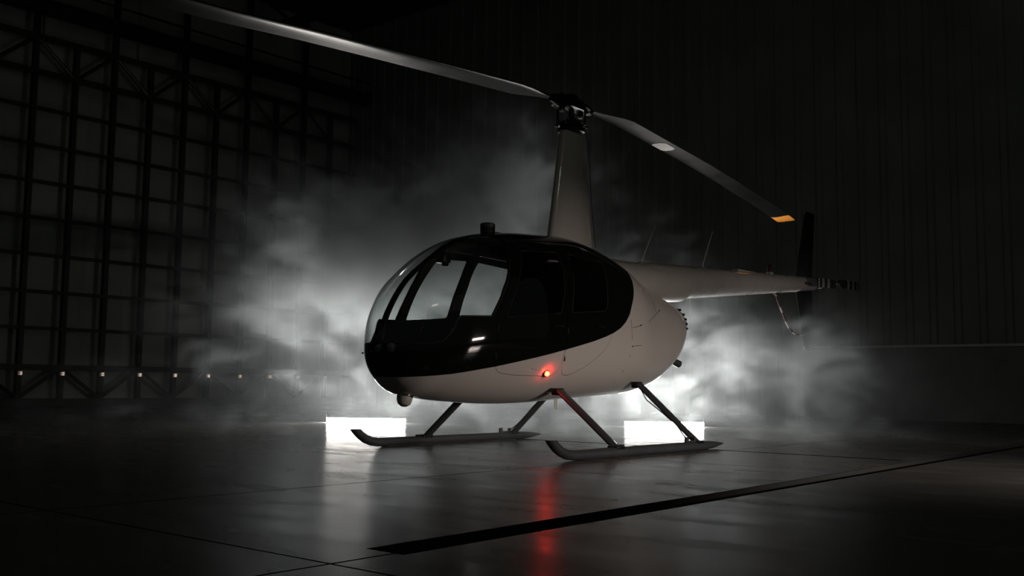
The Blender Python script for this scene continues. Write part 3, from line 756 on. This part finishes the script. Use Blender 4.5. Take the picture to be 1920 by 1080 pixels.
led('light_bar', (1.863, 5.769), (2.565, 4.848), 'bright white light bar on the floor behind the helicopter nose')
led('light_bar', (4.517, 2.427), (5.202, 1.528), 'bright white light bar on the floor under the helicopter tail')

# ------------------------------------------------------------------ theatrical smoke (voxel volume built with geometry nodes)
def smoke():
    me = bpy.data.meshes.new('smoke_cloud'); o = bpy.data.objects.new('smoke_cloud', me); C.objects.link(o)
    tag(o, 'pale theatrical smoke drifting low behind and around the helicopter', 'smoke', None, 'stuff')
    o.location = (CAM.x, CAM.y, 0); o.rotation_euler[2] = -yaw
    m = bpy.data.materials.new('smoke'); m.use_nodes = True; N = m.node_tree.nodes; N.clear(); L = m.node_tree.links
    out = N.new('ShaderNodeOutputMaterial'); pv = N.new('ShaderNodeVolumePrincipled')
    pv.inputs['Color'].default_value = (0.84, 0.93, 0.98, 1); pv.inputs['Anisotropy'].default_value = 0.25
    pv.inputs['Density'].default_value = 1.0
    L.new(pv.outputs[0], out.inputs['Volume'])
    g = bpy.data.node_groups.new('smoke', 'GeometryNodeTree')
    g.interface.new_socket('Geometry', in_out='INPUT', socket_type='NodeSocketGeometry')
    g.interface.new_socket('Geometry', in_out='OUTPUT', socket_type='NodeSocketGeometry')
    N = g.nodes; L = g.links
    go = N.new('NodeGroupOutput'); vc = N.new('GeometryNodeVolumeCube'); sm = N.new('GeometryNodeSetMaterial'); sm.inputs['Material'].default_value = m
    pos = N.new('GeometryNodeInputPosition')
    X0, X1, Y0, Y1, Z0, Z1 = -6.5, 8.5, 6.0, 16.6, 0.0, 5.2
    vc.inputs['Min'].default_value = (X0, Y0, Z0); vc.inputs['Max'].default_value = (X1, Y1, Z1)
    vc.inputs['Resolution X'].default_value = 300; vc.inputs['Resolution Y'].default_value = 160; vc.inputs['Resolution Z'].default_value = 120
    def mt(op, a, b_=None, c=None, clamp=False):
        n = N.new('ShaderNodeMath'); n.operation = op; n.use_clamp = clamp
        for i, v in enumerate((a, b_, c)):
            if v is None: continue
            if isinstance(v, (int, float)): n.inputs[i].default_value = v
            else: L.new(v, n.inputs[i])
        return n.outputs[0]
    def noise(scale, detail, dist=0.0, off=(0, 0, 0), stretch=(1, 1, 1)):
        mp = N.new('ShaderNodeVectorMath'); mp.operation = 'MULTIPLY'; L.new(pos.outputs[0], mp.inputs[0]); mp.inputs[1].default_value = stretch
        ad = N.new('ShaderNodeVectorMath'); ad.operation = 'ADD'; L.new(mp.outputs[0], ad.inputs[0]); ad.inputs[1].default_value = off
        n = N.new('ShaderNodeTexNoise'); n.inputs['Scale'].default_value = scale; n.inputs['Detail'].default_value = detail
        n.inputs['Roughness'].default_value = 0.62; n.inputs['Distortion'].default_value = dist
        L.new(ad.outputs[0], n.inputs['Vector']); return n.outputs[0]
    sp = N.new('ShaderNodeSeparateXYZ'); L.new(pos.outputs[0], sp.inputs[0]); px_, py_, pz_ = sp.outputs
    total = None
    for (cx, cy, cz, sx, sy, sz, amp) in SMOKE_BLOBS:
        q = None
        for v, c_, s_ in ((px_, cx, sx), (py_, cy, sy), (pz_, cz, sz)):
            e = mt('POWER', mt('ABSOLUTE', mt('DIVIDE', mt('SUBTRACT', v, c_), s_)), 2.0)
            q = e if q is None else mt('ADD', q, e)
        v = mt('MULTIPLY', mt('EXPONENT', mt('MULTIPLY', q, -1.0)), amp)
        total = v if total is None else mt('ADD', total, v)
    n1 = noise(0.50, 4, 0.5, (11, 3, 7), (1, 0.35, 1.15)); n2 = noise(2.2, 6, 0.7, (5, 2, 1), (0.9, 0.22, 1.2))
    nn = mt('ADD', mt('MULTIPLY', n1, 0.40), mt('MULTIPLY', n2, 0.60))
    nn = mt('MULTIPLY_ADD', mt('SUBTRACT', nn, 0.5), 3.0, 0.5)
    # envelope shifts the noise threshold so edges break up into wisps
    mr = N.new('ShaderNodeMapRange'); mr.interpolation_type = 'SMOOTHSTEP'; L.new(mt('ADD', nn, mt('MULTIPLY', mt('MINIMUM', total, 1.2), 0.55)), mr.inputs['Value'])
    mr.inputs['From Min'].default_value = 0.55; mr.inputs['From Max'].default_value = 1.35; mr.inputs['To Min'].default_value = 0.0; mr.inputs['To Max'].default_value = 1.0
    d = mt('MULTIPLY', mt('MULTIPLY', mr.outputs[0], mt('POWER', total, 0.6)), SMOKE_DENSITY)
    d = mt('ADD', d, mt('MULTIPLY', total, SMOKE_DENSITY*0.12))
    # fade at the box faces
    for v, lo, hi in ((px_, X0, X1), (py_, Y0, Y1)):
        d = mt('MULTIPLY', d, mt('MULTIPLY', mt('SUBTRACT', v, lo), 1.0, clamp=True)); d = mt('MULTIPLY', d, mt('MULTIPLY', mt('SUBTRACT', hi, v), 1.0, clamp=True))
    d = mt('MULTIPLY', d, mt('SUBTRACT', Z1, pz_, clamp=True))
    L.new(d, vc.inputs['Density']); L.new(vc.outputs[0], sm.inputs[0]); L.new(sm.outputs[0], go.inputs[0])
    md = o.modifiers.new('smoke', 'NODES'); md.node_group = g
    me.materials.append(m)
SMOKE_DENSITY = 1.9
SMOKE_BLOBS = [  # lateral, depth, height, radii, strength (metres, in the smoke's own frame)
    (-2.6, 13.3, 1.2, 1.1, 0.9, 0.75, 0.15), (-1.6, 13.3, 2.15, 1.3, 0.9, 0.75, 2.0), (-0.3, 13.3, 3.0, 0.8, 0.8, 0.8, 1.4), (-3.0, 13.0, 1.5, 0.6, 0.8, 0.5, 0.5),
    (3.2, 13.4, 0.95, 1.2, 0.7, 0.45, 0.75), (4.6, 13.4, 0.7, 0.8, 0.7, 0.4, 0.24), (0.6, 13.4, 1.3, 1.4, 0.9, 0.7, 0.8),
    (0.0, 13.2, 0.45, 2.2, 0.9, 0.45, 0.75), (0.4, 11.2, 0.2, 2.8, 1.0, 0.5, 0.42)]
smoke()
